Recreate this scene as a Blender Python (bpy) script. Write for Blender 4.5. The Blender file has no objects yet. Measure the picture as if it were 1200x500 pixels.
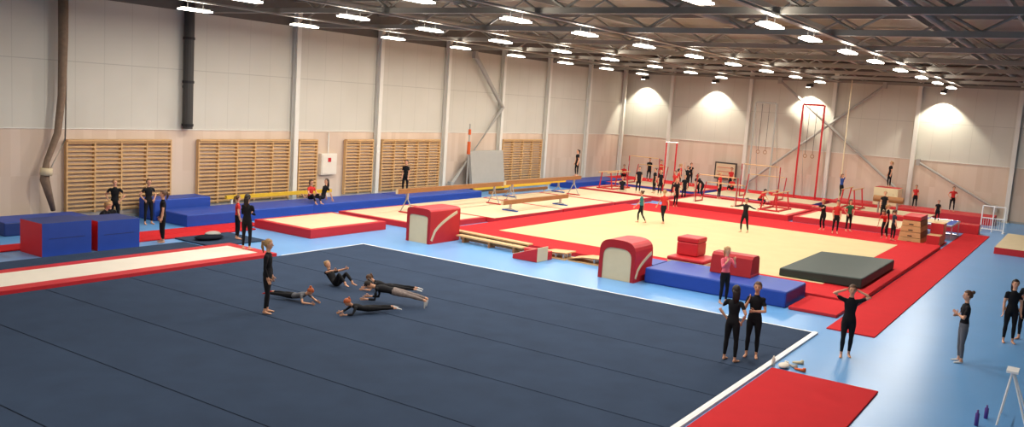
import bpy, math, random
import numpy as np
from mathutils import Vector, Matrix
random.seed(4)
V=Vector
scene=bpy.context.scene
coll=bpy.context.collection
try:
    scene.view_settings.view_transform='Standard'
except Exception: pass

# ------------------------------------------------------------------ materials
def lin(c):
    out=[]
    for v in c[:3]:
        v=v/255.0
        out.append(v/12.92 if v<=0.04045 else ((v+0.055)/1.055)**2.4)
    return out
MATS={}
def pbr(name,c,rough=0.6,var=0.06,scale=3.0,bump=0.0,bscale=60,metal=0.0,spec=0.4):
    if name in MATS: return MATS[name]
    m=bpy.data.materials.new(name); m.use_nodes=True
    nt=m.node_tree; N=nt.nodes; L=nt.links
    b=N['Principled BSDF']
    r,g,bl=lin(c)
    b.inputs['Roughness'].default_value=rough
    b.inputs['Metallic'].default_value=metal
    b.inputs['Specular IOR Level'].default_value=spec
    tc=N.new('ShaderNodeTexCoord')
    if var>0:
        no=N.new('ShaderNodeTexNoise'); no.inputs['Scale'].default_value=scale; no.inputs['Detail'].default_value=4
        L.new(tc.outputs['Object'],no.inputs['Vector'])
        mx=N.new('ShaderNodeMix'); mx.data_type='RGBA'
        mx.inputs['A'].default_value=(r*(1-var*1.5),g*(1-var*1.5),bl*(1-var*1.5),1)
        mx.inputs['B'].default_value=(min(1,r*(1+var*1.5)),min(1,g*(1+var*1.5)),min(1,bl*(1+var*1.5)),1)
        L.new(no.outputs['Fac'],mx.inputs['Factor']); L.new(mx.outputs['Result'],b.inputs['Base Color'])
    else: b.inputs['Base Color'].default_value=(r,g,bl,1)
    if bump>0:
        n2=N.new('ShaderNodeTexNoise'); n2.inputs['Scale'].default_value=bscale
        L.new(tc.outputs['Object'],n2.inputs['Vector'])
        bp=N.new('ShaderNodeBump'); bp.inputs['Strength'].default_value=bump; bp.inputs['Distance'].default_value=0.02
        L.new(n2.outputs['Fac'],bp.inputs['Height']); L.new(bp.outputs['Normal'],b.inputs['Normal'])
    MATS[name]=m; return m
def emit(name,c,s):
    m=bpy.data.materials.new(name); m.use_nodes=True
    b=m.node_tree.nodes['Principled BSDF']; r,g,bl=lin(c)
    b.inputs['Base Color'].default_value=(r,g,bl,1)
    b.inputs['Emission Color'].default_value=(r,g,bl,1); b.inputs['Emission Strength'].default_value=s
    MATS[name]=m; return m

M_floor=pbr('blue_vinyl',(100,158,214),0.3,0.05,0.6)
M_navy=pbr('navy_carpet',(50,64,86),0.95,0.14,1.2,0.3,300,spec=0.1)
M_navyd=pbr('navy_seam',(24,29,40),0.95,0,spec=0.1)
M_red=pbr('red_vinyl',(188,34,42),0.5,0.05)
M_redc=pbr('red_carpet',(192,36,42),0.9,0.06,2,0.2,200,spec=0.15)
M_dred=pbr('dark_red_vinyl',(160,24,32),0.5,0.05)
M_beige=pbr('beige_carpet',(202,186,144),0.9,0.05,1.0,0.2,200,spec=0.1)
M_cream=pbr('cream_vinyl',(208,192,158),0.6,0.05)
M_white=pbr('white_vinyl',(224,216,202),0.6,0.04)
M_tape=pbr('white_tape',(235,235,235),0.6,0)
M_blue=pbr('royal_blue_vinyl',(32,68,158),0.5,0.06)
M_dblue=pbr('dark_blue_vinyl',(30,52,112),0.5,0.06)
M_green=pbr('dark_green_vinyl',(34,52,48),0.55,0.1)
M_black=pbr('black_rubber',(22,22,24),0.6,0)
M_steel=pbr('painted_steel_white',(222,220,212),0.5,0.04)
M_truss=pbr('galvanised_steel',(146,141,132),0.5,0.1,1.5,metal=0.0)
M_dark=pbr('dark_steel',(60,58,56),0.6,0.1)
M_fascia=pbr('grey_fascia',(104,100,95),0.6,0.1)
M_chrome=pbr('chrome_tube',(190,190,190),0.3,0,metal=0.8)
M_wood=pbr('light_wood',(204,164,114),0.55,0.12,6)
M_woodd=pbr('brown_wood',(150,104,64),0.55,0.12,6)
M_yel=pbr('yellow_vinyl',(222,180,50),0.5,0.04)
M_gray=pbr('grey_panel',(165,163,158),0.6,0.05)
M_rope=pbr('rolled_curtain',(128,108,90),0.85,0.2,8,0.5,40)
M_orange=pbr('orange_plastic',(205,90,40),0.5,0)
M_lamp=emit('lamp_panel',(255,248,234),16)
M_purple=pbr('purple_plastic',(90,60,140),0.4,0)

def wall_mat(name,axis):
    m=bpy.data.materials.new(name); m.use_nodes=True
    nt=m.node_tree; N=nt.nodes; L=nt.links; b=N['Principled BSDF']
    b.inputs['Roughness'].default_value=0.7; b.inputs['Specular IOR Level'].default_value=0.2
    g=N.new('ShaderNodeNewGeometry'); s=N.new('ShaderNodeSeparateXYZ'); L.new(g.outputs['Position'],s.inputs[0])
    def math_(op,a,bv,c=None):
        n=N.new('ShaderNodeMath'); n.operation=op
        for i,v in enumerate((a,bv,c)):
            if v is None: continue
            if isinstance(v,(int,float)): n.inputs[i].default_value=v
            else: L.new(v,n.inputs[i])
        return n.outputs[0]
    u=s.outputs[axis]; z=s.outputs['Z']
    uid=math_('FLOOR',math_('DIVIDE',u,0.32),0)
    zid=math_('FLOOR',math_('DIVIDE',z,1.7),0)
    comb=N.new('ShaderNodeCombineXYZ'); L.new(uid,comb.inputs[0]); L.new(zid,comb.inputs[1])
    wn=N.new('ShaderNodeTexWhiteNoise'); L.new(comb.outputs[0],wn.inputs['Vector'])
    mw=N.new('ShaderNodeMix'); mw.data_type='RGBA'
    mw.inputs['A'].default_value=(*lin((204,184,166)),1); mw.inputs['B'].default_value=(*lin((214,196,180)),1)
    L.new(wn.outputs['Value'],mw.inputs['Factor'])
    uf=math_('FRACT',math_('DIVIDE',u,1.1),0); seam=math_('LESS_THAN',uf,0.025)
    zf=math_('FRACT',math_('DIVIDE',math_('SUBTRACT',z,3.35),2.35),0); seam2=math_('LESS_THAN',zf,0.012)
    sm=math_('MULTIPLY',math_('MAXIMUM',math_('MULTIPLY',seam,0.5),seam2),0.35)
    no=N.new('ShaderNodeTexNoise'); no.inputs['Scale'].default_value=0.5; L.new(g.outputs['Position'],no.inputs['Vector'])
    mu0=N.new('ShaderNodeMix'); mu0.data_type='RGBA'
    mu0.inputs['A'].default_value=(*lin((194,191,180)),1); mu0.inputs['B'].default_value=(*lin((210,207,197)),1)
    L.new(no.outputs['Fac'],mu0.inputs['Factor'])
    mu=N.new('ShaderNodeMix'); mu.data_type='RGBA'; L.new(mu0.outputs['Result'],mu.inputs['A'])
    mu.inputs['B'].default_value=(*lin((120,118,112)),1); L.new(sm,mu.inputs['Factor'])
    low=math_('LESS_THAN',z,3.35)
    mx=N.new('ShaderNodeMix'); mx.data_type='RGBA'; L.new(mu.outputs['Result'],mx.inputs['A']); L.new(mw.outputs['Result'],mx.inputs['B']); L.new(low,mx.inputs['Factor'])
    L.new(mx.outputs['Result'],b.inputs['Base Color'])
    return m
M_wallL=wall_mat('wall_panelling_x','X'); M_wallF=wall_mat('wall_panelling_y','Y')
def deck_mat():
    m=bpy.data.materials.new('corrugated_deck'); m.use_nodes=True
    nt=m.node_tree; N=nt.nodes; L=nt.links; b=N['Principled BSDF']
    g=N.new('ShaderNodeNewGeometry'); w=N.new('ShaderNodeTexWave'); w.inputs['Scale'].default_value=1.2; w.bands_direction='X'
    L.new(g.outputs['Position'],w.inputs['Vector'])
    r=N.new('ShaderNodeMix'); r.data_type='RGBA'; r.inputs['A'].default_value=(*lin((100,95,88)),1); r.inputs['B'].default_value=(*lin((150,144,134)),1)
    L.new(w.outputs['Fac'],r.inputs['Factor']); L.new(r.outputs['Result'],b.inputs['Base Color'])
    bp=N.new('ShaderNodeBump'); bp.inputs['Strength'].default_value=0.6; bp.inputs['Distance'].default_value=0.1
    L.new(w.outputs['Fac'],bp.inputs['Height']); L.new(bp.outputs['Normal'],b.inputs['Normal'])
    b.inputs['Roughness'].default_value=0.6
    return m
M_deck=deck_mat()

# ------------------------------------------------------------------ mesh builder
class MB:
    def __init__(s): s.v=[]; s.f=[]; s.m=[]; s.mats=[]
    def mi(s,mat):
        if mat not in s.mats: s.mats.append(mat)
        return s.mats.index(mat)
    def add(s,vs,fs,mat):
        o=len(s.v); s.v+= [tuple(p) for p in vs]
        i=s.mi(mat)
        for f in fs: s.f.append(tuple(o+k for k in f)); s.m.append(i)
    def box(s,x0,y0,z0,x1,y1,z1,mat,top=None,xs=None,ys=None):
        vs=[(x0,y0,z0),(x1,y0,z0),(x1,y1,z0),(x0,y1,z0),(x0,y0,z1),(x1,y0,z1),(x1,y1,z1),(x0,y1,z1)]
        s.add(vs,[(0,3,2,1)],mat); 
        o=len(s.v)-8
        for f,mm in (((4,5,6,7),top or mat),((0,1,5,4),ys or mat),((2,3,7,6),ys or mat),((1,2,6,5),xs or mat),((3,0,4,7),xs or mat)):
            s.f.append(tuple(o+k for k in f)); s.m.append(s.mi(mm))
        return s
    def tube(s,pts,rad,mat,n=8,ref=None):
        pts=[V(p) for p in pts]; K=len(pts)
        if not isinstance(rad,(list,tuple)): rad=[rad]*K
        vs=[];fs=[]
        for i,p in enumerate(pts):
            if i==0: t=pts[1]-pts[0]
            elif i==K-1: t=pts[-1]-pts[-2]
            else: t=(pts[i+1]-p).normalized()+(p-pts[i-1]).normalized()
            t=t.normalized() if t.length>1e-9 else V((0,0,1))
            r=V(ref) if ref is not None else (V((0,0,1)) if abs(t.z)<0.9 else V((1,0,0)))
            a=r-t*r.dot(t)
            if a.length<1e-3: r=V((0.3,1,0.1)); a=r-t*r.dot(t)
            a.normalize(); b=t.cross(a)
            rr=rad[i]; ra,rb=(rr if isinstance(rr,(tuple,list)) else (rr,rr))
            for k in range(n):
                th=2*math.pi*k/n
                vs.append(p+a*ra*math.cos(th)+b*rb*math.sin(th))
        for i in range(K-1):
            for k in range(n):
                k2=(k+1)%n
                fs.append((i*n+k,i*n+k2,(i+1)*n+k2,(i+1)*n+k))
        fs.append(tuple(range(n-1,-1,-1))); fs.append(tuple((K-1)*n+k for k in range(n)))
        s.add(vs,fs,mat); return s
    def ell(s,c,r,mat,B=None,nu=12,nv=8,keep=None):
        c=V(c); B=B or (V((1,0,0)),V((0,1,0)),V((0,0,1)))
        vs=[];fs=[]; loc=[]
        for j in range(nv+1):
            ph=math.pi*j/nv
            for i in range(nu):
                th=2*math.pi*i/nu
                l=(math.sin(ph)*math.cos(th),math.sin(ph)*math.sin(th),math.cos(ph)); loc.append(l)
                vs.append(c+B[0]*l[0]*r[0]+B[1]*l[1]*r[1]+B[2]*l[2]*r[2])
        for j in range(nv):
            for i in range(nu):
                i2=(i+1)%nu
                q=(j*nu+i,(j+1)*nu+i,(j+1)*nu+i2,j*nu+i2)
                if keep:
                    cc=[sum(loc[a][d] for a in q)/4 for d in range(3)]
                    if not keep(cc): continue
                fs.append(q)
        s.add(vs,fs,mat); return s
    def prism(s,prof,axis,a0,a1,capmat,sidemat):
        n=len(prof); P=[]
        for a in (a0,a1):
            for h,z in prof: P.append((a,h,z) if axis=='X' else (h,a,z))
        s.add(P,[tuple(range(n)),tuple(range(2*n-1,n-1,-1))],capmat)
        o=len(s.v)-2*n
        for i in range(n):
            j=(i+1)%n; s.f.append((o+i,o+n+i,o+n+j,o+j)); s.m.append(s.mi(sidemat))
        return s
    def obj(s,name,bevel=0,smooth=False):
        me=bpy.data.meshes.new(name)
        xs=[p[0] for p in s.v]; ys=[p[1] for p in s.v]; zs=[p[2] for p in s.v]
        c=V(((min(xs)+max(xs))/2,(min(ys)+max(ys))/2,min(zs)))
        me.from_pydata([tuple(V(p)-c) for p in s.v],[],s.f)
        for m in s.mats: me.materials.append(m)
        me.polygons.foreach_set('material_index',s.m)
        if smooth: me.polygons.foreach_set('use_smooth',[True]*len(me.polygons))
        me.validate(); me.update()
        o=bpy.data.objects.new(name,me); o.location=c; coll.objects.link(o)
        if bevel>0:
            bm=o.modifiers.new('bevel','BEVEL'); bm.width=bevel; bm.segments=2; bm.limit_method='ANGLE'
        return o

# ------------------------------------------------------------------ room shell
XW,YW,YR,XB,ZD=61.0,30.5,-7.0,-6.0,9.3
MB().box(XB,YR,-0.2,XW,YW,0,M_floor).obj('floor')
b=MB(); b.box(XB,YW,0,XW,YW+0.3,8.0,M_wallL); b.box(XB,YW,8.0,XW,YW+0.3,ZD,M_fascia); b.obj('wall_left')
b=MB(); b.box(XW,YR,0,XW+0.3,YW+0.3,8.0,M_wallF); b.box(XW,YR,8.0,XW+0.3,YW+0.3,ZD,M_fascia); b.obj('wall_far')
MB().box(XB,YR-0.3,0,XW,YR,ZD,M_wallL).obj('wall_right')
MB().box(XB-0.3,YR,0,XB,YW,ZD,M_wallF).obj('wall_back')
MB().box(XB-0.3,YR-0.3,ZD,XW+0.3,YW+0.3,ZD+0.2,M_deck).obj('ceiling')
MB().box(XB,YW-0.03,3.33,XW,YW,3.37,M_steel).obj('trim_1')
MB().box(XW-0.03,YR,3.33,XW,YW-0.05,3.37,M_steel).obj('trim_2')
MB().box(XB,YW-0.03,0,XW,YW,0.12,M_gray).obj('baseboard_left')
MB().box(XW-0.03,YR,0,XW,YW-0.05,0.12,M_gray).obj('baseboard_far')

def column(x,y,ax,mat=M_steel):
    b=MB(); w=0.12
    if ax=='X':
        b.box(x-w,y-0.30,0,x+w,y-0.27,8.6,mat); b.box(x-0.02,y-0.27,0,x+0.02,y-0.03,8.6,mat); b.box(x-w,y-0.05,0,x+w,y-0.045,8.6,mat)
    else:
        b.box(x-0.30,y-w,0,x-0.27,y+w,8.6,mat); b.box(x-0.27,y-0.02,0,x-0.03,y+0.02,8.6,mat); b.box(x-0.05,y-w,0,x-0.045,y+w,8.6,mat)
    b.box(x-0.2 if ax=='X' else x-0.4,y-0.4 if ax=='X' else y-0.2,0,x+0.2 if ax=='X' else x-0.05,y-0.05 if ax=='X' else y+0.2,0.03,mat)
    return b.obj('steel_column')
for x in [27.8,33.3,38.8,44.2,49.5,55.0]: column(x,YW,'X')
for y in (26.6,20.7,15.0,9.8,4.2,-1.2): column(XW,y,'Y')
column(60.5,YW,'X')
b=MB(); b.tube([(22.1,YW-0.25,3.4),(22.1,YW-0.25,8.8)],0.2,M_dark,14)
for z in (3.5,5.2,6.9): b.tube([(22.1,YW-0.25,z),(22.1,YW-0.25,z+0.1)],0.23,M_black,14)
b.box(22.0,YW-0.25,5.0,22.2,YW-0.01,5.1,M_dark); b.obj('drain_pipe',smooth=False)
def brace(name,pts,r=0.09,mat=M_steel):
    b=MB(); b.tube(pts,r,mat,8)
    for p in (pts[0],pts[-1]): b.box(p[0]-0.12,p[1]-0.12,p[2]-0.2,p[0]+0.12,p[1]+0.12,p[2]+0.2,mat)
    return b.obj(name)
brace('diagonal_brace',[(40.9,30.1,7.8),(44.0,30.1,4.9),(39.3,30.1,0.4)],0.13,M_gray)
brace('diagonal_brace',[(60.6,11.9,7.9),(60.6,20.3,0.7)],0.08,M_gray)
brace('diagonal_brace',[(60.4,18.6,7.9),(60.4,10.2,1.2)],0.08,M_gray)
brace('diagonal_brace',[(60.6,9.4,3.2),(60.6,4.8,0.8)],0.07,M_gray)

# ------------------------------------------------------------------ trusses and ceiling
for k in range(9):
    x=16.7+5.5*k
    b=MB()
    b.box(x-0.09,YR,7.95,x+0.09,YW-0.35,8.12,M_truss); b.box(x-0.1,YR,9.05,x+0.1,YW-0.05,9.22,M_truss)
    n=22; dy=(YW-0.4-YR)/n
    for i in range(n):
        y=YR+i*dy
        p,q=((x,y,8.1),(x,y+dy,9.05)) if i%2==0 else ((x,y,9.05),(x,y+dy,8.1))
        b.tube([p,q],0.045,M_truss,5)
    b.obj('roof_truss')
for y in (-3,2.5,5.5,9.5,12.2,17,22.5,27.7):
    b=MB(); b.box(XB,y-0.05,8.86,XW,y+0.05,9.04,M_truss); b.obj('roof_purlin')
for y in (7.1,14.1,20.0,25.3):
    b=MB(); b.box(10,y-0.09,7.89,58,y+0.09,7.92,M_truss); b.box(10,y-0.1,7.89,58,y-0.085,7.945,M_truss); b.box(10,y+0.085,7.89,58,y+0.1,7.945,M_truss); b.obj('cable_tray')
for y,z,r in ((10.5,8.4,0.14),(17.0,8.3,0.09),(23.0,8.4,0.12),(4.3,8.4,0.1)):
    b=MB(); b.tube([(XB+1,y,z),(XW-1,y,z)],r,M_truss,10); b.obj('ventilation_pipe',smooth=False)
lamps=[]
rows={25.3:[18.7,23.5,28.5,33.2,37.9,42.9,47.8,52.8],20.0:[16.3,20.6,24.4,28.8,33.5,38.1,43.2,48.1,53.0],14.1:[16.6,21.0,25.0,29.4,34.1,38.7,43.4,48.4,53.4],7.1:[12.5,17.0,21.8,25.4,29.8,34.0,38.8,43.9,48.6,53.5]}
for y,xsl in rows.items():
    for x in xsl: lamps.append((x,y,0))
for x in (3,8): 
    for y in (2,14,26): lamps.append((x,y,1))
WARM=(1,0.925,0.82)
def area(x,y,z,sx,sy,e,up_fill=False):
    l=bpy.data.lights.new('lamp_and_fill_light','AREA'); l.shape='RECTANGLE'; l.size=sx; l.size_y=sy; l.energy=e; l.color=WARM
    o=bpy.data.objects.new('lamp_and_fill_light',l); o.location=(x,y,z); coll.objects.link(o)
    if up_fill: o.rotation_euler=(math.pi,0,0)
    return o
for (x,y,h) in lamps:
    b=MB(); b.box(x-0.55,y-0.18,7.60,x+0.55,y+0.18,7.64,M_lamp); b.box(x-0.5,y-0.12,7.64,x+0.5,y+0.12,7.69,M_steel)
    zt=9.3 if h else 7.89
    b.tube([(x-0.3,y,7.69),(x-0.3,y,zt)],0.01,M_dark,4); b.tube([(x+0.3,y,7.69),(x+0.3,y,zt)],0.01,M_dark,4)
    b.obj('ceiling_lamp')
    area(x,y,7.58,0.95,0.3,205)
    area(x,y,7.705,0.9,0.2,24,True)  # added upward fill to brighten the ceiling, not part of the fixture
for y in (28.7,23.2,16.6,8.4):
    b=MB(); b.tube([(60.1,y,7.55),(60.1,y,7.75)],[0.16,0.12],M_dark,12); b.tube([(60.1,y,7.53),(60.1,y,7.55)],0.14,M_lamp,12); b.tube([(60.1,y,7.7),(60.6,y,7.7)],0.03,M_dark,6); b.box(60.6,y-0.08,7.6,60.98,y+0.08,7.8,M_dark); b.obj('wall_washer_lamp')
    l=bpy.data.lights.new('wall_washer_light','SPOT'); l.energy=950; l.spot_size=math.radians(96); l.spot_blend=0.35; l.shadow_soft_size=0.08; l.color=(1,0.93,0.76)
    o=bpy.data.objects.new('wall_washer_light',l); o.location=(60.1,y,7.5); o.rotation_euler=(0,math.radians(-14),0); coll.objects.link(o)

# ------------------------------------------------------------------ wall bars
def wall_bars(x0,x1):
    b=MB(); n=max(1,round((x1-x0)/1.0)); y=YW-0.06
    for i in range(n+1):
        x=x0+(x1-x0)*i/n; b.box(x-0.03,y-0.16,0.3,x+0.03,y,2.95,M_wood)
    for k in range(17):
        z=0.42+k*0.152
        b.box(x0,y-0.15,z-0.03,x1,y-0.10,z+0.03,M_wood)
    b.box(x0,y-0.02,0.3,x1,y,0.42,M_wood); b.box(x0,y-0.2,2.9,x1,y,2.97,M_wood)
    b.obj('wall_bars')
for a,c in ((17.2,21.4),(22.7,27.5),(28.1,29.2),(31.1,33.0),(33.7,38.4),(44.6,49.1)): wall_bars(a,c)
b=MB(); b.box(29.5,YW-0.2,1.3,30.5,YW-0.01,2.3,M_white); b.box(29.56,YW-0.22,1.36,30.44,YW-0.2,2.24,M_white); b.box(29.9,YW-0.23,1.9,30.1,YW-0.22,2.1,M_red); b.tube([(30,YW-0.1,2.3),(30,YW-0.1,3.3)],0.03,M_steel,6); b.obj('electrical_cabinet')
b=MB(); b.tube([(16.95,30.1,8.6),(16.95,30.1,6.5),(16.9,30.1,4.5),(16.75,30.1,3.2),(16.35,30.08,2.2),(16.3,30.1,1.6),(16.6,30.1,0.5)],[0.17,0.16,0.13,0.12,0.1,0.16,0.08],M_rope,10)
b.tube([(16.35,30.08,2.0),(16.33,30.08,1.75)],0.2,M_cream,10); b.tube([(17.15,30.15,8.6),(17.05,30.15,3.0),(16.5,30.15,1.9)],0.03,M_white,6); b.obj('rolled_divider_curtain',smooth=True)
b=MB(); b.prism([(29.45,0.3),(29.65,0.3),(29.9,2.35),(29.75,2.35)],'X',40.5,43.8,M_gray,M_gray)
b.box(40.6,29.4,0,43.7,29.7,0.3,M_dark); b.obj('leaning_landing_mat')
b=MB(); b.box(39.8,29.3,0,40.2,29.7,0.05,M_black); b.tube([(40.0,29.5,0.05),(40.0,29.5,3.9)],0.04,M_gray,8); b.tube([(40.0,29.5,2.2),(40.0,29.5,2.9)],0.1,M_orange,8); b.tube([(40.0,29.5,3.3),(40.0,29.5,3.6)],0.08,M_orange,8); b.obj('padded_post')

# ------------------------------------------------------------------ floor exercise mat (navy)
b=MB(); T=0.05
x=22.6
while x>4.5:
    b.box(x-2.22,5.4,0,x,21.0,T,M_navy); b.box(x-2.25,5.4,0,x-2.22,21.0,T-0.008,M_navyd); x-=2.25
x0n=x
b.box(x0n,5.36,0,22.72,5.4,T,M_tape); b.box(x0n,5.4,T,22.72,5.48,T+0.004,M_tape); b.box(22.6,5.4,0,22.66,21.1,T,M_tape); b.box(22.6,5.5,T,22.66,21.0,T+0.004,M_tape); b.box(18.9,21.0,0,22.66,21.05,T+0.004,M_tape)
b.obj('navy_floor_exercise_mat')

def mat(name,x0,y0,x1,y1,z0,z1,top,side,border=0,bordm=None,bevel=0.02):
    b=MB(); b.box(x0,y0,z0,x1,y1,z1,side,top=bordm or top)
    if border>0: b.box(x0+border,y0+border,z1-0.01,x1-border,y1-border,z1+0.006,top)
    return b.obj(name,bevel=bevel)
mat('tumbling_runway_mat',3,21.12,18.8,23.4,0,0.12,M_white,M_red,0.42,M_red)
mat('red_landing_mat',13.0,3.1,18.7,5.3,0,0.04,M_redc,M_redc)
mat('vault_runway_carpet',23.5,4.15,51.5,5.35,0,0.03,M_redc,M_redc,bevel=0)
mat('dark_folding_mat',10,23.6,18.0,24.7,0,0.05,M_navy,M_navy)
mat('dark_folding_mat',18.2,23.5,20.4,25.5,0,0.05,M_navy,M_navy)
mat('red_floor_mat',10,26.2,22.6,27.1,0,0.05,M_redc,M_redc)
mat('red_floor_mat',16.8,25.55,21.7,26.15,0,0.05,M_redc,M_redc)
mat('beige_landing_mat',22.0,23.0,26.0,26.0,0,0.32,M_cream,M_red,0.22,M_red)
def foam(x0,y0,x1,y1,h,z=0):
    b=MB(); b.box(x0,y0,z,x1,y1,z+h,M_blue,top=M_dblue,xs=M_red)
    b.box(x0+0.2,y0-0.008,z+h*0.52,x1-0.2,y0,z+h*0.54,M_dblue)
    b.obj('foam_block',bevel=0.04)
foam(13.4,24.9,14.9,26.1,0.98); foam(15.1,24.9,16.5,26.1,0.92); foam(10.6,24.9,12.2,26.1,0.95)
mat('blue_crash_mat',20.0,27.3,26.2,29.0,0,0.45,M_blue,M_blue,bevel=0.04)
mat('blue_crash_mat',26.3,27.5,32.4,29.2,0,0.42,M_blue,M_blue,bevel=0.04)
mat('blue_crash_mat',32.5,27.4,38.6,29.2,0,0.42,M_blue,M_blue,bevel=0.04)
mat('blue_crash_mat',19.9,29.1,22.4,30.1,0,0.8,M_blue,M_blue,bevel=0.04)
mat('blue_crash_mat',14.2,28.6,17.2,30.0,0,0.45,M_blue,M_dblue,bevel=0.04)
def low_beam(x0,x1,y,m,z=0.45):
    b=MB(); b.box(x0,y-0.06,z-0.16,x1,y+0.06,z,m)
    for x in (x0+0.3,x1-0.3): b.box(x-0.05,y-0.3,0,x+0.05,y+0.3,0.06,M_steel); b.box(x-0.04,y-0.04,0.06,x+0.04,y+0.04,z-0.16,M_steel)
    b.obj('low_training_beam',bevel=0.01)
low_beam(23.6,29.6,29.7,M_yel,0.7); low_beam(38.9,47,28.2,M_yel,0.5); low_beam(39,45,27.2,M_woodd,0.4)

def bbeam(x0,x1,y,z=1.25,m=M_woodd,pm=M_red,zb=0.23):
    b=MB(); b.box(x0,y-0.07,z-0.2,x1,y+0.07,z,m,xs=M_cream)
    for x in (x0+0.7,x1-0.7):
        b.box(x-0.05,y-0.04,z-0.45,x+0.05,y+0.04,z-0.2,M_chrome)
        b.tube([(x,y,z-0.4),(x,y-0.35,zb+0.04)],0.025,M_gray,8); b.tube([(x,y,z-0.4),(x,y+0.35,zb+0.04)],0.025,M_gray,8)
        b.box(x-0.06,y-0.42,zb,x+0.06,y+0.42,zb+0.05,pm)
    b.obj('balance_beam')
mat('beam_landing_mat',27.0,22.0,31.4,26.6,0,0.22,M_cream,M_red,0.18,M_red)
mat('beam_landing_mat',31.5,21.6,37.4,26.6,0,0.22,M_cream,M_red,0.12,M_cream)
mat('beam_landing_mat',37.5,21.6,43.0,26.6,0,0.22,M_cream,M_red,0.14,M_red)
mat('beam_landing_mat',43.1,21.6,47.8,26.6,0,0.22,M_cream,M_red,0.14,M_red)
bbeam(28.4,36.4,24.6,1.3); bbeam(36.9,44.7,24.8,1.3); bbeam(33.5,39.5,22.6,0.75,M_woodd,M_blue)
bbeam(38.5,45,26.0,1.0,M_yel,M_blue)

# podium floor
b=MB(); b.box(27.2,5.4,0,43.7,21.3,0.15,M_red,top=M_redc); b.box(29.1,6.9,0.14,41.8,19.7,0.156,M_beige); b.obj('sprung_floor_podium',bevel=0.01)

# rounded vault blocks
def arch_block(x0,x1,y0,y1,h,z=0,e=3.0,sq=0.6):
    b=MB(); w=(y1-y0)/2; cy=(y0+y1)/2; hb=h*sq; prof=[(y0,z),(y0,z+hb)]
    for i in range(1,13):
        a=math.pi*(1-i/13); c_,s_=math.cos(a),math.sin(a)
        prof.append((cy+math.copysign(abs(c_)**(2/e),c_)*w,z+hb+(s_**(2/e))*(h-hb)))
    prof+=[(y1,z+hb),(y1,z)]
    b.prism(prof,'X',x0+0.03,x1-0.03,M_cream,M_red)
    for xx,dx in ((x0,0.03),(x1-0.03,0.03)):
        inner=[(cy+(p[0]-cy)*0.80,z+(p[1]-z)*0.80) for p in prof]
        n=len(prof)
        P=[(xx,p[0],p[1]) for p in prof]+[(xx,p[0],p[1]) for p in inner]+[(xx+dx,p[0],p[1]) for p in prof]+[(xx+dx,p[0],p[1]) for p in inner]
        fs=[]
        for i in range(n-1):
            fs+= [(i,i+1,n+i+1,n+i),(2*n+i,2*n+i+1,3*n+i+1,3*n+i),(i,i+1,2*n+i+1,2*n+i),(n+i,n+i+1,3*n+i+1,3*n+i)]
        b.add(P,fs,M_dred)
    L_=x1-x0; pts=[(x0+0.12+L_*0.82*t,y0-0.004,z+0.12+hb*0.9*(t**0.5)) for t in [k/8 for k in range(9)]]
    b.tube(pts,[(0.012,0.07)]*9,M_cream,6,ref=(0,1,0))
    return b.obj('padded_vault_block')
arch_block(24.7,26.5,19.75,20.85,1.28,e=4.5,sq=0.84)
arch_block(24.6,25.9,11.5,12.75,1.28,e=3.2,sq=0.62)
b=MB(); b.prism([(15.3,0),(16.3,0),(16.3,0.16),(15.3,0.5)],'X',25.0,25.7,M_red,M_cream); b.box(25.7,15.3,0,26.0,16.3,0.3,M_red); b.obj('foam_wedge',bevel=0.02)
def bench(x0,y0,x1,y1,h=0.3):
    d=V((x1-x0,y1-y0,0)); L_=d.length; d.normalize(); p=V((-d.y,d.x,0)); b=MB()
    def ob(a,b_,w0,w1,z0,z1,m):
        o=V((x0,y0,0)); c=[o+d*a+p*w0,o+d*b_+p*w0,o+d*b_+p*w1,o+d*a+p*w1]
        vs=[(q.x,q.y,z0) for q in c]+[(q.x,q.y,z1) for q in c]
        b.add(vs,[(0,3,2,1),(4,5,6,7),(0,1,5,4),(1,2,6,5),(2,3,7,6),(3,0,4,7)],m)
    ob(0,L_,-0.16,0.16,h-0.05,h,M_wood); ob(0.1,L_-0.1,-0.03,0.03,0.08,h-0.05,M_woodd)
    for a in (0.3,L_/2,L_-0.4): ob(a,a+0.08,-0.17,0.17,0,h-0.05,M_woodd)
    b.obj('gymnastics_bench')
bench(26.95,20.9,26.6,16.6); bench(26.3,19.6,26.05,16.5,0.25)
def springboard(x0,y0,L=1.35,w=0.75):
    b=MB(); b.box(x0,y0,0,x0+w,y0+L,0.04,M_wood)
    pr=[(y0,0.22),(y0+L*0.6,0.17),(y0+L,0.05),(y0+L,0.09),(y0+L*0.6,0.21),(y0,0.26)]
    b.prism(pr,'X',x0,x0+w,M_woodd,M_wood)
    for i in range(3):
        for j in range(2): b.tube([(x0+0.15+i*0.22,y0+0.15+j*0.3,0.04),(x0+0.15+i*0.22,y0+0.15+j*0.3,0.2)],0.05,M_chrome,8)
    b.obj('springboard')
springboard(26.2,14.9,1.4); springboard(26.25,13.4,1.4)
mat('blue_crash_mat',25.05,6.9,27.1,11.35,0,0.48,M_blue,M_blue,bevel=0.05)
mat('blue_folding_mat',26.0,11.5,27.15,12.7,0,0.42,M_blue,M_dblue,bevel=0.03)
def pad_block(name,x0,y0,x1,y1,z,h,m1,m2):
    b=MB(); b.box(x0,y0,z,x1,y1,z+h*0.72,m1,xs=m1); b.box(x0-0.01,y0-0.01,z+h*0.72,x1+0.01,y1+0.01,z+h,m2)
    b.obj(name,bevel=0.04)
pad_block('vault_box_section',27.3,10.3,28.6,11.6,0.15,0.42,M_cream,M_red)
pad_block('vault_box_section',27.8,10.75,28.6,11.5,0.58,0.62,M_red,M_red)
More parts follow.
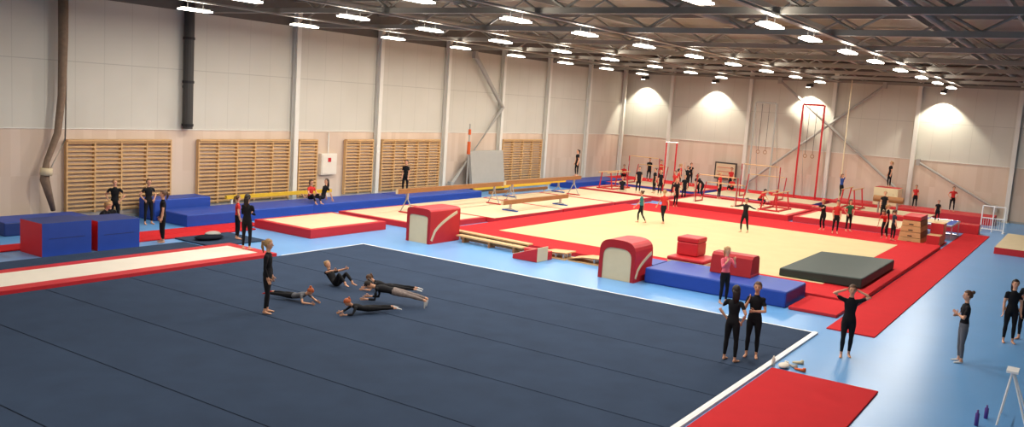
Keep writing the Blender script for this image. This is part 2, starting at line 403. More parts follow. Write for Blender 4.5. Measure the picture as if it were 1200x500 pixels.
b=MB(); b.prism([(26.15,0.49),(27.0,0.49),(26.92,1.04),(26.8,1.12),(26.35,1.12),(26.23,1.04)],'Y',8.35,9.65,M_dred,M_dred); b.box(26.15,8.34,0.49,27.0,8.35,0.56,M_red); b.obj('dark_red_vault_block',bevel=0.03)
b=MB(); b.prism([(5.75,0.16),(8.4,0.16),(8.4,0.42),(5.75,0.5)],'X',29.3,34.6,M_green,M_green); b.obj('dark_crash_mat',bevel=0.04)
mat('red_folding_mat',25.0,5.45,27.1,6.8,0,0.1,M_redc,M_red)

def vaulting_box(x0,y0,x1,y1,z,h):
    b=MB(); n=4
    for i in range(n):
        z0=z+h*0.85*i/n; z1=z+h*0.85*(i+1)/n-0.02; t=0.03*i
        prof=[(y0+t,z0),(y1-t,z0),(y1-t-0.03,z1),(y0+t+0.03,z1)]
        b.prism(prof,'X',x0+t,x1-t,M_wood,M_woodd if i%2 else M_wood)
        for xx in (x0+t-0.01,x1-t-0.04): b.box(xx,y0+0.4*(y1-y0),z0+0.05,xx+0.05,y0+0.6*(y1-y0),z0+0.1,M_black)
    b.box(x0+0.1,y0+0.12,z+h*0.85,x1-0.1,y1-0.12,z+h,M_red); b.obj('wooden_vaulting_box',bevel=0.01)
vaulting_box(44.0,6.3,46.2,7.3,0.03,1.25)
b=MB()
for i,(w,h) in enumerate(((1.6,0.5),(1.6,1.0))): b.box(44.2+i*0.9,5.55,0.03,45.1+i*0.9,6.1,h,M_wood,xs=M_red)
b.obj('wooden_step_box',bevel=0.01)

# ------------------------------------------------------------------ far apparatus area
mat('beige_landing_mat',46.6,13.2,51.2,20.3,0,0.3,M_cream,M_red,0.25,M_red)
mat('beige_landing_mat',46.8,7.6,51.2,13.0,0,0.3,M_cream,M_red,0.25,M_red)
mat('red_floor_mat',43.8,5.5,46.5,21.2,0,0.03,M_redc,M_redc,bevel=0)
mat('beige_landing_mat',48.2,21.0,52.6,26.8,0,0.25,M_cream,M_red,0.3,M_red)
mat('red_safety_mat',51.6,4.7,52.4,15.8,0,0.5,M_red,M_red)
mat('red_safety_mat',51.6,16.0,52.4,20.7,0,0.35,M_red,M_red)
mat('beige_landing_mat',52.8,14.0,57.0,20.4,0,0.35,M_cream,M_blue,0.25,M_cream)
mat('beige_landing_mat',52.8,7.6,57.4,13.6,0,0.3,M_cream,M_red,0.3,M_cream)
mat('red_wall_pad',57.6,4.6,60.1,13.8,0,0.45,M_red,M_red)
mat('beige_landing_mat',52.9,21.0,56.8,27.4,0,0.35,M_cream,M_blue,0.3,M_red)
mat('red_floor_mat',57.2,14.2,60.1,29.8,0,0.3,M_redc,M_red)
mat('blue_crash_mat',49.0,27.6,56.0,29.4,0,0.4,M_blue,M_blue)
mat('beige_landing_mat',44.6,2.0,51.5,3.35,0,0.3,M_cream,M_red,0.15,M_cream)

def ring_frame(x,y0,y1,h,m,z=0.3):
    b=MB()
    for y in (y0,y1):
        b.tube([(x,y,z),(x,y,h)],0.06,m,8)
        b.tube([(x,y,h-0.1),(x+2.0,y,z)],0.02,M_chrome,5)
        b.box(x-0.3,y-0.1,z,x+0.3,y+0.1,z+0.06,m)
    b.tube([(x,y0-0.05,h),(x,y1+0.05,h)],0.06,m,8)
    for f in (0.33,0.67):
        y=y0+(y1-y0)*f; b.tube([(x,y,h),(x,y,3.2)],0.015,M_dark,5)
        pts=[(x,y+0.11*math.sin(a*math.pi/6),3.08+0.11*math.cos(a*math.pi/6)) for a in range(13)]; b.tube(pts,0.02,M_woodd,6)
    b.obj('gymnastics_rings_frame')
ring_frame(57.6,16.1,14.75,6.35,M_red); ring_frame(57.6,19.2,17.8,6.3,M_gray)
def uneven(x,y0,y1,z=0.3,H1=2.3,H2=1.6):
    b=MB()
    for dx,h in ((0,H1),(1.5,H2)):
        for y in (y0,y1):
            b.tube([(x+dx*0.7,y,z),(x+dx,y,h)],0.035,M_dred,8)
        b.tube([(x+dx,y0-0.1,h),(x+dx,y1+0.1,h)],0.025,M_wood,8)
    for y in (y0,y1): b.tube([(x,y,z+0.04),(x+1.1,y,z+0.04)],0.04,M_dred,6); b.tube([(x,y,H1-.2),(x-0.3,y,z)],0.012,M_chrome,4)
    b.obj('uneven_bars')
uneven(47.8,18.9,16.5,0.306,1.9,1.4); uneven(53.8,18.4,16.0,0.356,2.4,1.7); uneven(53.8,26.2,24,0.356,2.2,1.6)
b=MB()
for y in (22.9,22.2): b.tube([(52.2,y,0.25),(52.2,y,3.4)],0.05,M_red,8); b.box(51.9,y-0.1,0.256,52.5,y+0.1,0.3,M_red)
b.tube([(52.2,22.1,3.4),(52.2,23.0,3.4)],0.03,M_chrome,8); b.obj('high_bar')
def pbars(x,y,L=3.2,h=1.7,z=0.3):
    b=MB()
    for dy in (-0.3,0.3):
        b.tube([(x,y+dy,h),(x+L,y+dy,h)],0.03,M_wood,8)
        for dx in (0.5,L-0.5): b.tube([(x+dx,y+dy*1.5,z+0.05),(x+dx,y+dy,h)],0.04,M_red,8)
    for dx in (0.5,L-0.5): b.box(x+dx-0.06,y-0.6,z,x+dx+0.06,y+0.6,z+0.08,M_red)
    for dy in (-0.5,0.5): b.box(x+0.5,y+dy-0.05,z,x+L-0.5,y+dy+0.05,z+0.08,M_red)
    b.obj('parallel_bars')
pbars(48.6,25.4,3.2,1.3,0.256); pbars(47.2,14.6,3.2,1.3,0.306); pbars(53.4,11.9,3.0,1.5,0.306)
def trampoline(x0,y0,x1,y1,h,z=0):
    b=MB(); r=0.05
    b.tube([(x0,y0,h),(x1,y0,h)],r,M_chrome,6);b.tube([(x0,y1,h),(x1,y1,h)],r,M_chrome,6);b.tube([(x0,y0,h),(x0,y1,h)],r,M_chrome,6);b.tube([(x1,y0,h),(x1,y1,h)],r,M_chrome,6)
    b.box(x0,y0,h,x1,y1,h+0.04,M_blue); b.box(x0+0.35,y0+0.35,h+0.03,x1-0.35,y1-0.35,h+0.05,M_cream)
    for x in (x0+0.2,x1-0.2):
        for y in (y0,y1): b.tube([(x,y,z),(x,y,h)],0.03,M_chrome,6)
        b.tube([(x,y0,z+0.03),(x,y1,z+0.03)],0.03,M_chrome,6)
    b.obj('trampoline')
trampoline(47.4,5.5,50.4,7.2,0.7)
b=MB(); b.tube([(53.5,8.8,1.2),(53.5,10.4,1.2)],[(0.18,0.2),(0.18,0.2)],M_woodd,12); b.tube([(53.5,9.1,0.3),(53.5,9.1,1.1)],0.05,M_chrome,6); b.tube([(53.5,10.1,0.3),(53.5,10.1,1.1)],0.05,M_chrome,6)
for y in (9.4,9.8): b.tube([(53.5,y,1.38),(53.5,y,1.52),(53.5,y+0.05,1.52)],0.03,M_cream,6)
b.box(53.2,8.8,0.306,53.8,10.4,0.36,M_red); b.obj('pommel_horse')
b=MB(); b.box(60.55,21.1,0.8,60.65,22.7,2.0,M_dark); b.box(60.53,21.2,0.9,60.56,22.6,1.9,M_cream)
for y in (21.4,22.4): b.box(60.55,y-0.03,0.0,60.65,y+0.03,0.8,M_dark)
for i in range(3): b.box(60.52,21.3,1.05+i*0.28,60.535,22.5,1.08+i*0.28,M_red)
b.obj('information_board')
mat('folded_mat_stack',57.9,9.9,59.4,11.3,0.455,1.55,M_red,M_cream)
b=MB(); b.tube([(56.0,12.9,0.36),(56.0,12.9,7.94)],0.03,M_cream,6); b.tube([(56.0,12.9,0.31),(56.0,12.9,0.5)],0.05,M_woodd,6); b.obj('climbing_rope')
b=MB()
for y in (3.75,4.3,4.85): b.tube([(54.0,y,0),(54.0,y,1.4)],0.035,M_tape,6)
for z in (0.15,0.75,1.4): b.tube([(54.0,3.75,z),(54.0,4.85,z)],0.03,M_tape,6)
for i in range(1,10): b.tube([(54.0,3.75+0.11*i,0.15),(54.0,3.75+0.11*i,0.75)],0.01,M_tape,4)
b.box(53.7,3.7,0,54.3,3.8,0.05,M_tape); b.box(53.7,4.8,0,54.3,4.9,0.05,M_tape); b.obj('white_barrier')
def bag(x,y,m,s=1.0,z=0):
    b=MB(); b.ell((x,y,z+0.16*s),(0.3*s,0.17*s,0.16*s),m,nu=12,nv=8); b.tube([(x-0.15*s,y,z+0.28*s),(x-0.08*s,y,z+0.42*s),(x+0.08*s,y,z+0.42*s),(x+0.15*s,y,z+0.28*s)],0.015,M_black,5); b.obj('sports_bag',smooth=True)
for (x,y) in ((15.6,28.1),(16.2,27.9),(15.0,27.8)): bag(x,y,M_black,1.1)
b=MB(); b.ell((18.9,24.6,0.13),(0.55,0.35,0.08),M_navyd,nu=14,nv=6); b.ell((19.2,24.8,0.19),(0.3,0.2,0.09),M_gray,nu=12,nv=6); b.obj('pile_of_clothes',smooth=True)
def bottle(x,y,m,h=0.26):
    b=MB(); b.tube([(x,y,0),(x,y,h*0.75),(x,y,h*0.85),(x,y,h)],[0.037,0.037,0.018,0.018],m,10); b.obj('water_bottle',smooth=True)
bottle(18.6,1.15,M_purple); bottle(18.0,1.25,M_purple,0.3); bottle(18.9,5.33,M_white,0.24)
def shoe(x,y,a,m):
    c,s=math.cos(a),math.sin(a); b=MB()
    b.tube([(x-0.1*c,y-0.1*s,0.035),(x,y,0.035),(x+0.14*c,y+0.14*s,0.028)],[(0.035,0.035),(0.033,0.045),(0.02,0.03)],m,8)
    b.tube([(x-0.07*c,y-0.07*s,0.03),(x-0.07*c,y-0.07*s,0.09)],0.035,m,8); b.obj('training_shoe',smooth=True)
shoe(19.3,5.15,0.4,M_white); shoe(19.15,4.95,0.9,M_gray); shoe(19.55,4.95,2.0,M_cream); shoe(19.0,4.75,1.4,M_orange)
b=MB(); b.ell((18.98,5.12,0.06),(0.2,0.12,0.05),M_white,nu=10,nv=6); b.obj('towel',smooth=True)
b=MB(); cx,cy,ht=18.7,0.82,1.0
for dx,dy in ((-0.45,0.12),(0.45,0.12),(-0.3,-0.35),(0.3,-0.35)): b.tube([(cx+dx*0.25,cy,ht),(cx+dx,cy+dy,0.02)],0.02,M_tape,6)
for t in (0.25,0.5,0.75): b.tube([(cx-0.1-0.35*t,cy+0.12*t,ht*(1-t)),(cx+0.1+0.35*t,cy+0.12*t,ht*(1-t))],0.015,M_tape,6)
b.box(cx-0.2,cy-0.1,ht-0.02,cx+0.2,cy+0.1,ht+0.02,M_tape); b.obj('folding_step_ladder')

# ------------------------------------------------------------------ people
SK=pbr('skin',(210,156,126),0.55,0.03); EYE=pbr('eye_dark',(30,22,18),0.3,0); LIP=pbr('lip',(170,85,80),0.5,0)
CL={'black':pbr('black_fabric',(24,24,28),0.85,0.1,10,spec=0.2),'grey':pbr('grey_denim',(92,92,98),0.85,0.1,10),'red':pbr('red_fabric',(190,40,36),0.8,0.06,8),
 'pink':pbr('pink_fabric',(225,100,118),0.8,0.05,8),'teal':pbr('teal_fabric',(40,110,110),0.8,0.05,8),'white':pbr('white_fabric',(205,205,205),0.8,0.05,8),
 'blue':pbr('blue_fabric',(40,70,140),0.8,0.05,8),'pattern':pbr('patterned_fabric',(125,112,108),0.8,0.5,25),'navy':pbr('navy_fabric',(32,36,52),0.85,0.1,8),'green':pbr('green_fabric',(40,96,60),0.8,0.05,8)}
HR={'blond':pbr('blond_hair',(168,130,86),0.6,0.15,20),'brown':pbr('brown_hair',(84,56,38),0.6,0.15,20),'dark':pbr('dark_hair',(40,28,22),0.6,0.15,20),'ginger':pbr('ginger_hair',(170,84,44),0.6,0.15,20)}
P={
'stand':dict(ua=(.14,-.02,-1),fa=(.04,.18,-1),th=(.05,.02,-1),sh=(.02,-.04,-1)),
'relax':dict(ua=(.16,-.05,-1),fa=(-.1,.35,-1),ua_l=(-.1,.05,-1),fa_l=(.05,.2,-1),th=(.1,.1,-1),sh=(.03,-.12,-1),th_l=(-.03,-.02,-1),sh_l=(0,-.02,-1)),
'akimbo':dict(ua=(.66,-.22,-.9),fa=(-.42,.32,-.62),th=(.1,.02,-1),sh=(.03,-.03,-1)),
'crossed':dict(ua=(.2,.32,-1),fa=(-.95,.5,.12),fa_l=(.95,.42,.3),th=(.07,.04,-1),sh=(.0,-.06,-1)),
'handshead':dict(ua=(.95,.1,.5),fa=(-1,-.12,.42),th=(.02,.16,-1),sh=(.0,-.12,-1),th_l=(-.03,-.1,-1),sh_l=(.02,-.2,-1)),
'chin':dict(ua=(.25,.45,-1),fa=(-.35,.3,.95),ua_l=(-.2,.32,-1),fa_l=(.9,.45,.0),th=(.05,.02,-1),sh=(.02,-.04,-1)),
'walk':dict(ua=(.15,-.4,-1),fa=(.05,.0,-1),ua_l=(-.15,.35,-1),fa_l=(0,.7,-.8),th=(.03,.42,-1),sh=(.0,-.05,-1),th_l=(-.03,-.22,-1),sh_l=(0,-.55,-.9),t=(0,.06,1)),
'armsout':dict(ua=(1,.1,-.35),fa=(1,.2,-.1),th=(.1,.25,-1),sh=(.02,-.1,-1),th_l=(-.08,-.15,-1),sh_l=(-.02,-.3,-1)),
'armsup':dict(ua=(.3,.1,1),fa=(-.05,.05,1),th=(.05,.0,-1),sh=(.02,0,-1)),
'forward':dict(ua=(.1,.9,-.35),fa=(-.1,1,.1),th=(.06,.2,-1),sh=(.02,-.25,-1),t=(0,.25,1)),
'tomouth':dict(ua=(.3,.5,-.9),fa=(-.5,.35,1),th=(.05,.05,-1),sh=(.02,-.06,-1)),
'sitfloor':dict(t=(0,-.15,1),t2=(0,.12,1),ua=(.25,.5,-1),fa=(-.2,.9,-.1),th=(.25,1,.55),sh=(-.05,.55,-1)),
'sitlegs':dict(t=(0,-.3,1),ua=(.25,-.5,-1),fa=(.1,-.35,-1),th=(.15,1,.12),sh=(.02,1,-.12)),
'crouch':dict(t=(0,.55,1),t2=(0,.8,1),ua=(.15,.7,-1),fa=(-.2,.7,-.6),th=(.3,1,.05),sh=(-.05,-.55,-1)),
'bend':dict(t=(0,.5,1),t2=(0,1,.75),ua=(.15,.4,-1),fa=(-.1,.5,-1),th=(.1,.25,-1),sh=(.0,-.35,-1)),
'prone':dict(t=(0,1,.06),t2=(0,1,.3),ua=(.5,.5,-.62),fa=(-.6,1,-.1),th=(.1,-1,.0),sh=(.03,-1,-.03),hd=(0,1,.75)),
'plank':dict(t=(0,1,.16),t2=(0,1,.12),ua=(.12,.1,-1),fa=(-.1,1,-.05),th=(.06,-1,-.13),sh=(.02,-1,-.2),hd=(0,1,.25)),
'crunch':dict(t=(0,-1,.35),t2=(0,-.7,.75),ua=(.3,.7,.25),fa=(-.2,1,.35),th=(.15,.6,.85),sh=(.0,.75,-.55),hd=(0,-.4,1)),
'hang':dict(ua=(.25,.05,1),fa=(-.05,.0,1),th=(.04,.25,-1),sh=(.02,-.1,-1)),
}
def smooth_remesh(mb,vox):
    me=bpy.data.meshes.new('tmp'); me.from_pydata(mb.v,[],mb.f); me.update()
    o=bpy.data.objects.new('tmp',me); coll.objects.link(o)
    r=o.modifiers.new('r','REMESH'); r.mode='VOXEL'; r.voxel_size=vox
    s=o.modifiers.new('s','SMOOTH'); s.factor=0.5; s.iterations=3
    dg=bpy.context.evaluated_depsgraph_get()
    m2=bpy.data.meshes.new_from_object(o.evaluated_get(dg))
    n=len(m2.vertices); co=np.empty(n*3); m2.vertices.foreach_get('co',co)
    fs=[tuple(p.vertices) for p in m2.polygons]
    bpy.data.objects.remove(o); bpy.data.meshes.remove(me); bpy.data.meshes.remove(m2)
    return co.reshape(-1,3),fs
def person(name,x,y,z,face,pose,H=1.65,top='black',bot='black',sleeve=0.55,leg=1.85,hair='brown',style='pony',foot=None,vox=0.02,build=1.0,scale_head=1.06,headturn=0):
    ps=P[pose]; h=H
    def nv(v): return V(v).normalized()
    t=nv(ps.get('t',(0,0,1))); t2=nv(ps.get('t2',tuple(t)))
    side=V((1,0,0))
    fr=t.cross(side).normalized(); fr2=t2.cross(side).normalized()
    Pv=V((0,0,0)); wa=Pv+t*.10*h; ch=wa+t2*.10*h; nb=wa+t2*.205*h
    hd=nv(ps['hd']) if 'hd' in ps else (t2*0.7+V((0,0.02,0.6))).normalized()
    def mir(v): return (-v[0],v[1],v[2])
    g=lambda k,sd: nv(ps[k]) if sd>0 else nv(ps.get(k+'_l',mir(ps[k])))
    body=MB(); seg=[]
    w=build
    body.tube([Pv-t*.055*h,Pv-t*.02*h,Pv+t*.02*h,wa,ch-t2*.01*h,ch+t2*.045*h,nb-t2*.02*h,nb+t2*.0*h],
      [(.05*h*w,.04*h),(.088*h*w,.062*h*w),(.092*h*w,.062*h*w),(.070*h*w,.05*h*w),(.084*h*w,.06*h*w),(.092*h*w,.056*h*w),(.062*h,.042*h),(.03*h,.03*h)],SK,14,ref=(1,0,0))
    seg.append((Pv-t*.04*h,wa,.07*h,'hip')); seg.append((wa,nb-t2*.045*h,.068*h,'torso'))
    body.tube([nb-t2*.03*h,nb+hd*.07*h],[.033*h,.029*h],SK,10); seg.append((nb-hd*.002*h,nb+hd*.06*h,.034*h,'neck'))
    hh=h*scale_head
    hc=nb+hd*.112*hh
    hf=(fr2*0.8+V((0,.3 if abs(hd.z)>.5 else 0,0)))
    hf=(hf-hd*hf.dot(hd)).normalized()
    if headturn: hf=Matrix.Rotation(math.radians(headturn),3,hd)@hf
    hs=hf.cross(hd).normalized()
    body.ell(hc,(.046*hh,.055*hh,.062*hh),SK,(hs,hf,hd)); body.ell(hc+hf*.014*hh-hd*.036*hh,(.032*hh,.038*hh,.032*hh),SK,(hs,hf,hd))
    seg.append((hc-hd*.02*hh,hc+hd*.02*hh,.055*hh,'head'))
    hands=[]
    for sd in (1,-1):
        s0=nb-t2*.035*h+side*sd*.098*h*w
        ua=g('ua',sd); fa=g('fa',sd); el=s0+ua*.165*h; wr=el+fa*.14*h; pa=wr+fa*.05*h
        body.tube([s0-side*sd*.03*h,s0+ua*.01*h,s0+ua*.07*h,el,el+fa*.04*h,wr],[.03*h,.031*h,.028*h,.021*h,.023*h,.0145*h],SK,10)
        body.tube([wr-fa*.008*h,wr+fa*.02*h,pa],[(.016*h,.012*h),(.022*h,.011*h),(.021*h,.010*h)],SK,8,ref=side.cross(fa) if abs(fa.dot(side))<.7 else (0,0,1))
        seg.append((s0,el,.027*h,'ua')); seg.append((el,wr,.02*h,'fa')); seg.append((wr+fa*.015*h,pa,.018*h,'hand'))
        hands.append((wr,pa,fa,sd))
        hp=Pv+side*sd*.048*h-t*.01*h
        th=g('th',sd); sh=g('sh',sd); kn=hp+th*.245*h; an=kn+sh*.235*h
        body.tube([hp+t*.02*h,hp+th*.04*h,hp+th*.12*h,kn,kn+sh*.07*h,kn+sh*.15*h,an],[.045*h*w,.052*h*w,.046*h*w,.031*h,.033*h,.026*h,.019*h],SK,10)
        if sh.z<-.45: ft=(V((sd*.15,1,0))-V((0,0,.12))).normalized(); hl=an-V((0,0,.022*h))-ft*.03*h
        elif pose=='plank': ft=V((0,.1,-1)); hl=an-sh*.0*h-ft*.01*h
        else: ft=(sh*.75+(V((0,0,1)) if t.y<0 else V((0,0,-.15)))).normalized(); hl=an
        body.tube([hl,hl+ft*.05*h,hl+ft*.10*h,hl+ft*.135*h],[(.018*h,.018*h),(.02*h,.02*h),(.013*h,.024*h),(.009*h,.017*h)],SK,8,ref=(0,0,1))
        seg.append((hp+th*.02*h,kn,.044*h,'th')); seg.append((kn,an,.027*h,'sh')); seg.append((hl+ft*.02*h,hl+ft*.12*h,.018*h,'foot'))
    co,fs=smooth_remesh(body,vox)
    out=MB(); mt=CL[top]; mb_=CL[bot]; mf=CL[foot] if foot else SK; hm=HR[hair]
    idx=[out.mi(m) for m in (SK,mt,mb_,mf,hm,EYE,LIP)]
    fa_=np.array([f if len(f)==4 else (f[0],f[1],f[2],f[2]) for f in fs]); cen=co[fa_].mean(axis=1)
    best=np.full(len(cen),1e9); lab=np.zeros(len(cen),int); par=np.zeros(len(cen))
    for i,(a,b_,r,l) in enumerate(seg):
        a_=np.array(a); d=np.array(b_)-a_; tt=np.clip(((cen-a_)@d)/(d@d),0,1)
        dist=np.linalg.norm(cen-(a_+tt[:,None]*d),axis=1)-r
        k=dist<best; best[k]=dist[k]; lab[k]=i; par[k]=tt[k]
    mi=np.zeros(len(cen),int)
    for i,(a,b_,r,l) in enumerate(seg):
        k=lab==i; p=par[k]
        if l=='torso': val=np.full(p.shape,1)
        elif l=='hip': val=np.where(p<.55,2,1)
        elif l=='ua': val=np.where(p<sleeve,1,0)
        elif l=='fa': val=np.where(p+1<sleeve,1,0)
        elif l=='th': val=np.where(p<leg,2,0)
        elif l=='sh': val=np.where(p+1<leg,2,0)
        elif l=='foot': val=np.full(p.shape,3)
        else: val=np.zeros(p.shape,int)
        mi[k]=val
    out.v=[tuple(p) for p in co]; out.f=list(fs); out.m=[idx[k] for k in mi]
    for wr,pa,fa,sd in hands:
        n_=side.cross(fa) 
        n_=n_.normalized() if n_.length>.3 else V((0,0,-1))
        wv=n_.cross(fa).normalized()
        wv,n_=n_,wv*(-sd)
        for j,(o_,L_) in enumerate(((-1.5,.036),(-.5,.043),(.5,.046),(1.5,.040))):
            p0=pa-fa*.008*h+wv*o_*.0105*h; p1=p0+fa*L_*.5*h+n_*.003*h; p2=p1+(fa*.9+n_*.45).normalized()*L_*.4*h; p3=p2+(fa*.6+n_*.8).normalized()*L_*.3*h
            out.tube([p0,p1,p2,p3],[.0058*h,.0055*h,.005*h,.0038*h],SK,5)
        q0=wr+fa*.018*h+wv*.016*h; q1=q0+(fa*.6+wv*.8).normalized()*.024*h; q2=q1+(fa*.95+wv*.25+n_*.2).normalized()*.022*h
        out.tube([q0,q1,q2],[.0075*h,.0065*h,.005*h],SK,5)
    for sd in (1,-1):
        e=hc+hf*.049*hh+hs*sd*.018*hh+hd*.002*hh; out.ell(e,(.0075*hh,.005*hh,.004*hh),EYE,(hs,hf,hd),6,4)
        out.tube([e+hd*.012*hh-hs*.008*hh,e+hd*.012*hh+hs*.008*hh],.0018*hh,hm,4)
        out.ell(hc+hs*sd*.046*hh-hd*.004*hh-hf*.002*hh,(.005*hh,.010*hh,.015*hh),SK,(hs,hf,hd),6,5)
    out.tube([hc+hf*.050*hh+hd*.004*hh,hc+hf*.064*hh-hd*.014*hh,hc+hf*.052*hh-hd*.020*hh],[.004*hh,.0075*hh,.005*hh],SK,6)
    out.tube([hc+hf*.0515*hh-hd*.034*hh-hs*.012*hh,hc+hf*.0545*hh-hd*.034*hh,hc+hf*.0515*hh-hd*.034*hh+hs*.012*hh],.0032*hh,LIP,5)
    out.ell(hc-hf*.004*hh+hd*.006*hh,(.053*hh,.061*hh,.065*hh),hm,(hs,hf,hd),16,12,keep=lambda c:not(c[1]>.28 and c[2]<.5) and not (c[2]<-.55) and not (c[1]>.05 and c[2]<-.05))
    bk=hc-hf*.05*hh
    dn=V((0,0,-1)) if abs(hd.z)>.6 else (V((0,0,-1))+hd*-.6).normalized()
    if style=='pony': out.tube([bk+hd*.03*hh,bk-hf*.03*hh+hd*.025*hh,bk-hf*.03*hh+dn*.04*hh,bk-hf*.01*hh+dn*.12*hh],[.012*hh,.017*hh,.019*hh,.006*hh],hm,8)
    elif style=='bun': out.ell(bk-hf*.012*hh+hd*.045*hh,(.024*hh,.024*hh,.024*hh),hm,(hs,hf,hd),8,6)
    elif style=='long': out.tube([hc-hf*.03*hh+hd*.01*hh,bk+hf*.006*hh-hd*.03*hh,bk+hf*.002*hh+dn*.10*hh,bk+hf*.002*hh+dn*.16*hh],[(.046*hh,.03*hh),(.048*hh,.024*hh),(.044*hh,.02*hh),(.02*hh,.01*hh)],hm,10,ref=hs)
    elif style=='short': out.ell(hc-hf*.022*hh-hd*.012*hh,(.047*hh,.036*hh,.045*hh),hm,(hs,hf,hd),10,8)
    yaw=math.atan2(-y,-x)+math.radians(face)   # heading; 0 = towards the balcony end of the hall
    Rm=Matrix.Rotation(yaw-math.pi/2,3,'Z')
    out.v=[tuple(Rm@V(p)) for p in out.v]
    mz=min(p[2] for p in out.v)
    out.v=[(p[0]+x,p[1]+y,p[2]-mz+z) for p in out.v]
    return out.obj(name,smooth=True)

F='gymnastics_coach'; G='gymnast'
v1=0.017
person(F,18.4,6.15,.05,150,'akimbo',1.66,vox=v1,hair='dark',style='long',sleeve=.6,headturn=40)
person(F,19.1,5.9,.05,-5,'chin',1.68,vox=v1,hair='brown',style='pony',sleeve=.6)
person(G,24.2,8.45,0,40,'tomouth',1.62,top='pink',sleeve=1.6,vox=v1,hair='blond',style='pony')
person(F,21.0,4.3,0,5,'handshead',1.68,vox=v1,hair='brown',style='short',sleeve=.6)
person(F,22.7,2.1,0,-75,'crossed',1.68,bot='grey',vox=v1,hair='brown',style='bun',sleeve=.7,foot='white')
person(F,25.9,1.35,0,15,'stand',1.64,vox=v1,hair='dark',style='long')
person(F,26.6,1.05,0,-20,'crossed',1.68,vox=v1,hair='brown',style='pony')
person(F,13.8,15.8,.05,75,'relax',1.72,sleeve=1.9,vox=v1,hair='blond',style='pony')
person(F,18.4,22.1,.13,150,'crossed',1.74,vox=v1,hair='dark',style='long',sleeve=1.6)
person(G,19.7,24.15,.05,100,'relax',1.48,top='red',vox=v1,hair='brown',style='pony')
person(F,17.5,25.15,.0,-85,'relax',1.68,vox=v1,hair='brown',style='pony')
person(F,19.3,28.6,0,30,'akimbo',1.64,vox=.02,hair='brown',style='short')
person(F,18.1,28.8,0,-10,'akimbo',1.66,vox=.02,hair='blond',style='pony')
person(G,17.6,28.3,0,10,'sitfloor',1.6,vox=.02,hair='blond')
person(G,16.8,27.7,0.0,60,'crouch',1.65,vox=.02,hair='blond',style='pony',top='black')
person(F,33.4,28.4,.42,-30,'relax',1.66,vox=.02,hair='dark',style='short')
person(G,26.7,28.0,.42,40,'sitfloor',1.6,top='red',vox=.02,hair='brown')
person(G,27.6,28.2,.42,-60,'sitlegs',1.7,vox=.02,hair='dark',style='long')
# group exercising on the navy mat
person(G,15.1,16.35,.05,55,'prone',1.35,top='grey',vox=v1,hair='ginger',style='bun',leg=1.85,bot='black',foot='red')
person(G,17.1,16.8,.05,40,'crunch',1.5,vox=v1,hair='blond',style='bun')
person(G,15.55,14.2,.05,-70,'prone',1.35,top='black',vox=v1,hair='ginger',style='pony',foot='white',sleeve=1.6)
person(G,17.75,15.45,.05,-98,'prone',1.45,vox=v1,hair='brown',style='pony',sleeve=.6,foot='white')
person(G,16.7,14.35,.05,-104,'plank',1.68,bot='pattern',vox=v1,hair='dark',style='pony',foot='white',sleeve=1.7)
# podium gymnasts
v2=0.024
person(G,38.8,12.9,.155,-30,'armsout',1.55,vox=v2,hair='brown',style='bun',sleeve=1.7)
person(G,37.7,16.4,.155,-150,'walk',1.6,top='red',vox=v2,hair='blond',style='bun')
person(G,37.0,17.2,.155,-100,'walk',1.5,top='teal',vox=v2,hair='brown',style='bun')
person(G,43.0,9.9,.15,10,'relax',1.55,top='red',vox=v2,hair='dark',style='pony')
person(G,44.6,10.9,.03,-40,'forward',1.55,vox=v2,hair='blond',style='pony')
person(G,45.6,9.9,.03,40,'akimbo',1.55,top='green',vox=v2,hair='brown',style='pony')
person(G,46.0,8.2,.03,80,'stand',1.5,vox=v2,hair='blond',style='pony',top='black')
person(G,48.2,6.3,.75,0,'stand',1.1,top='black',vox=v2)
person(G,44.6,8.0,.03,-20,'bend',1.55,top='red',vox=v2)
person(G,43.2,7.4,.15,120,'relax',1.4,top='navy',vox=v2)
person(G,59.2,7.0,.45,20,'akimbo',1.5,top='red',vox=v2,hair='brown')
person(G,58.6,9.0,.45,0,'stand',1.4,top='red',vox=v2)
person(G,58.6,10.6,1.56,-60,'relax',1.6,vox=v2,hair='blond')
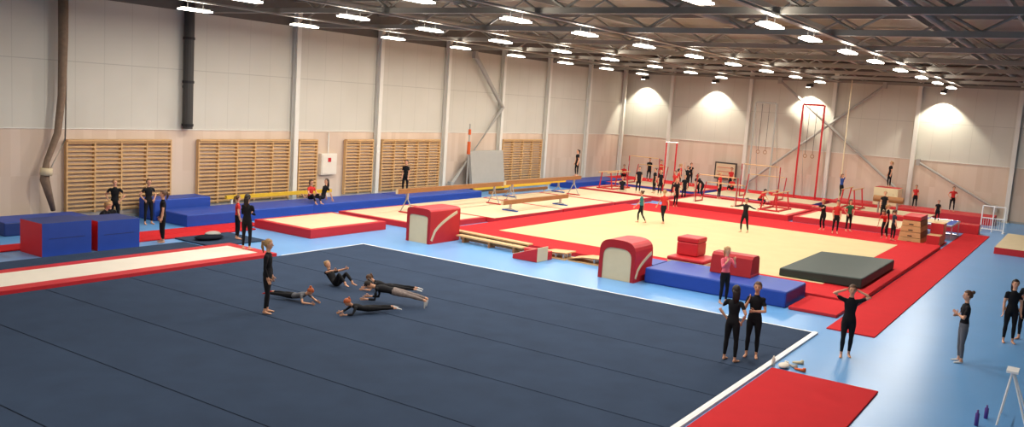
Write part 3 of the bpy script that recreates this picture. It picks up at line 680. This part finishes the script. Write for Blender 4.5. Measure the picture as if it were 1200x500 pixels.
person(G,44.2,24.8,1.3,-60,'relax',1.5,vox=v2,hair='dark')
person(G,58.0,26.6,.3,0,'relax',1.6,vox=v2,hair='dark')
person(G,55.7,12.75,.8,40,'hang',1.45,top='blue',vox=v2)
for i,(x,y,z,f,p,t_) in enumerate([(49.5,21.9,.25,30,'stand','black'),(50.3,21.3,.25,-40,'walk','red'),(52.65,20.75,0,0,'relax','black'),(51.0,18.7,.3,60,'stand','red'),
   (50.6,19.6,.3,-80,'bend','black'),(53.9,22.0,.35,0,'armsup','black'),(54.9,22.9,.35,90,'stand','red'),(49.2,23.2,.25,10,'relax','black'),(50.0,15.9,.3,60,'crouch','red'),
   (56.6,19.9,.35,-20,'sitfloor','red'),(49.0,24.2,.25,0,'sitlegs','black'),(56.4,25.0,.35,30,'relax','red'),
   (50.9,20.9,0,20,'relax','black'),(50.2,22.6,.25,-60,'stand','black'),(51.5,21.6,.25,100,'relax','red'),(46.4,19.5,.0,40,'relax','black'),
   (58.2,20.6,.3,0,'relax','red'),(58.4,23.6,.3,40,'akimbo','black'),(50.2,9.2,.3,10,'stand','black'),(57.6,28.4,.3,0,'sitfloor','red')]):
    person(G,x,y,z,f,p,1.5+0.03*(i%4),top=t_,vox=0.028,hair=['blond','brown','dark'][i%3],style=['pony','bun','short'][i%3])

# ------------------------------------------------------------------ camera
f=1030.0
d1=V((690,87,-f)).normalized(); d2=V((-1567,238,-f)); d2=(d2-d2.dot(d1)*d1).normalized(); up=d1.cross(d2)
Rc=Matrix((d1,d2,up)); Mc=Rc.to_4x4(); Mc.translation=(0,0,5.4)
c=bpy.data.cameras.new('camera'); c.sensor_width=36; c.lens=36*f/1200; c.clip_end=300
co_=bpy.data.objects.new('camera',c); coll.objects.link(co_); co_.matrix_world=Mc
scene.camera=co_
w=bpy.data.worlds.new('world'); scene.world=w; w.use_nodes=True; w.node_tree.nodes['Background'].inputs[0].default_value=(.5,.5,.5,1); w.node_tree.nodes['Background'].inputs[1].default_value=0.3
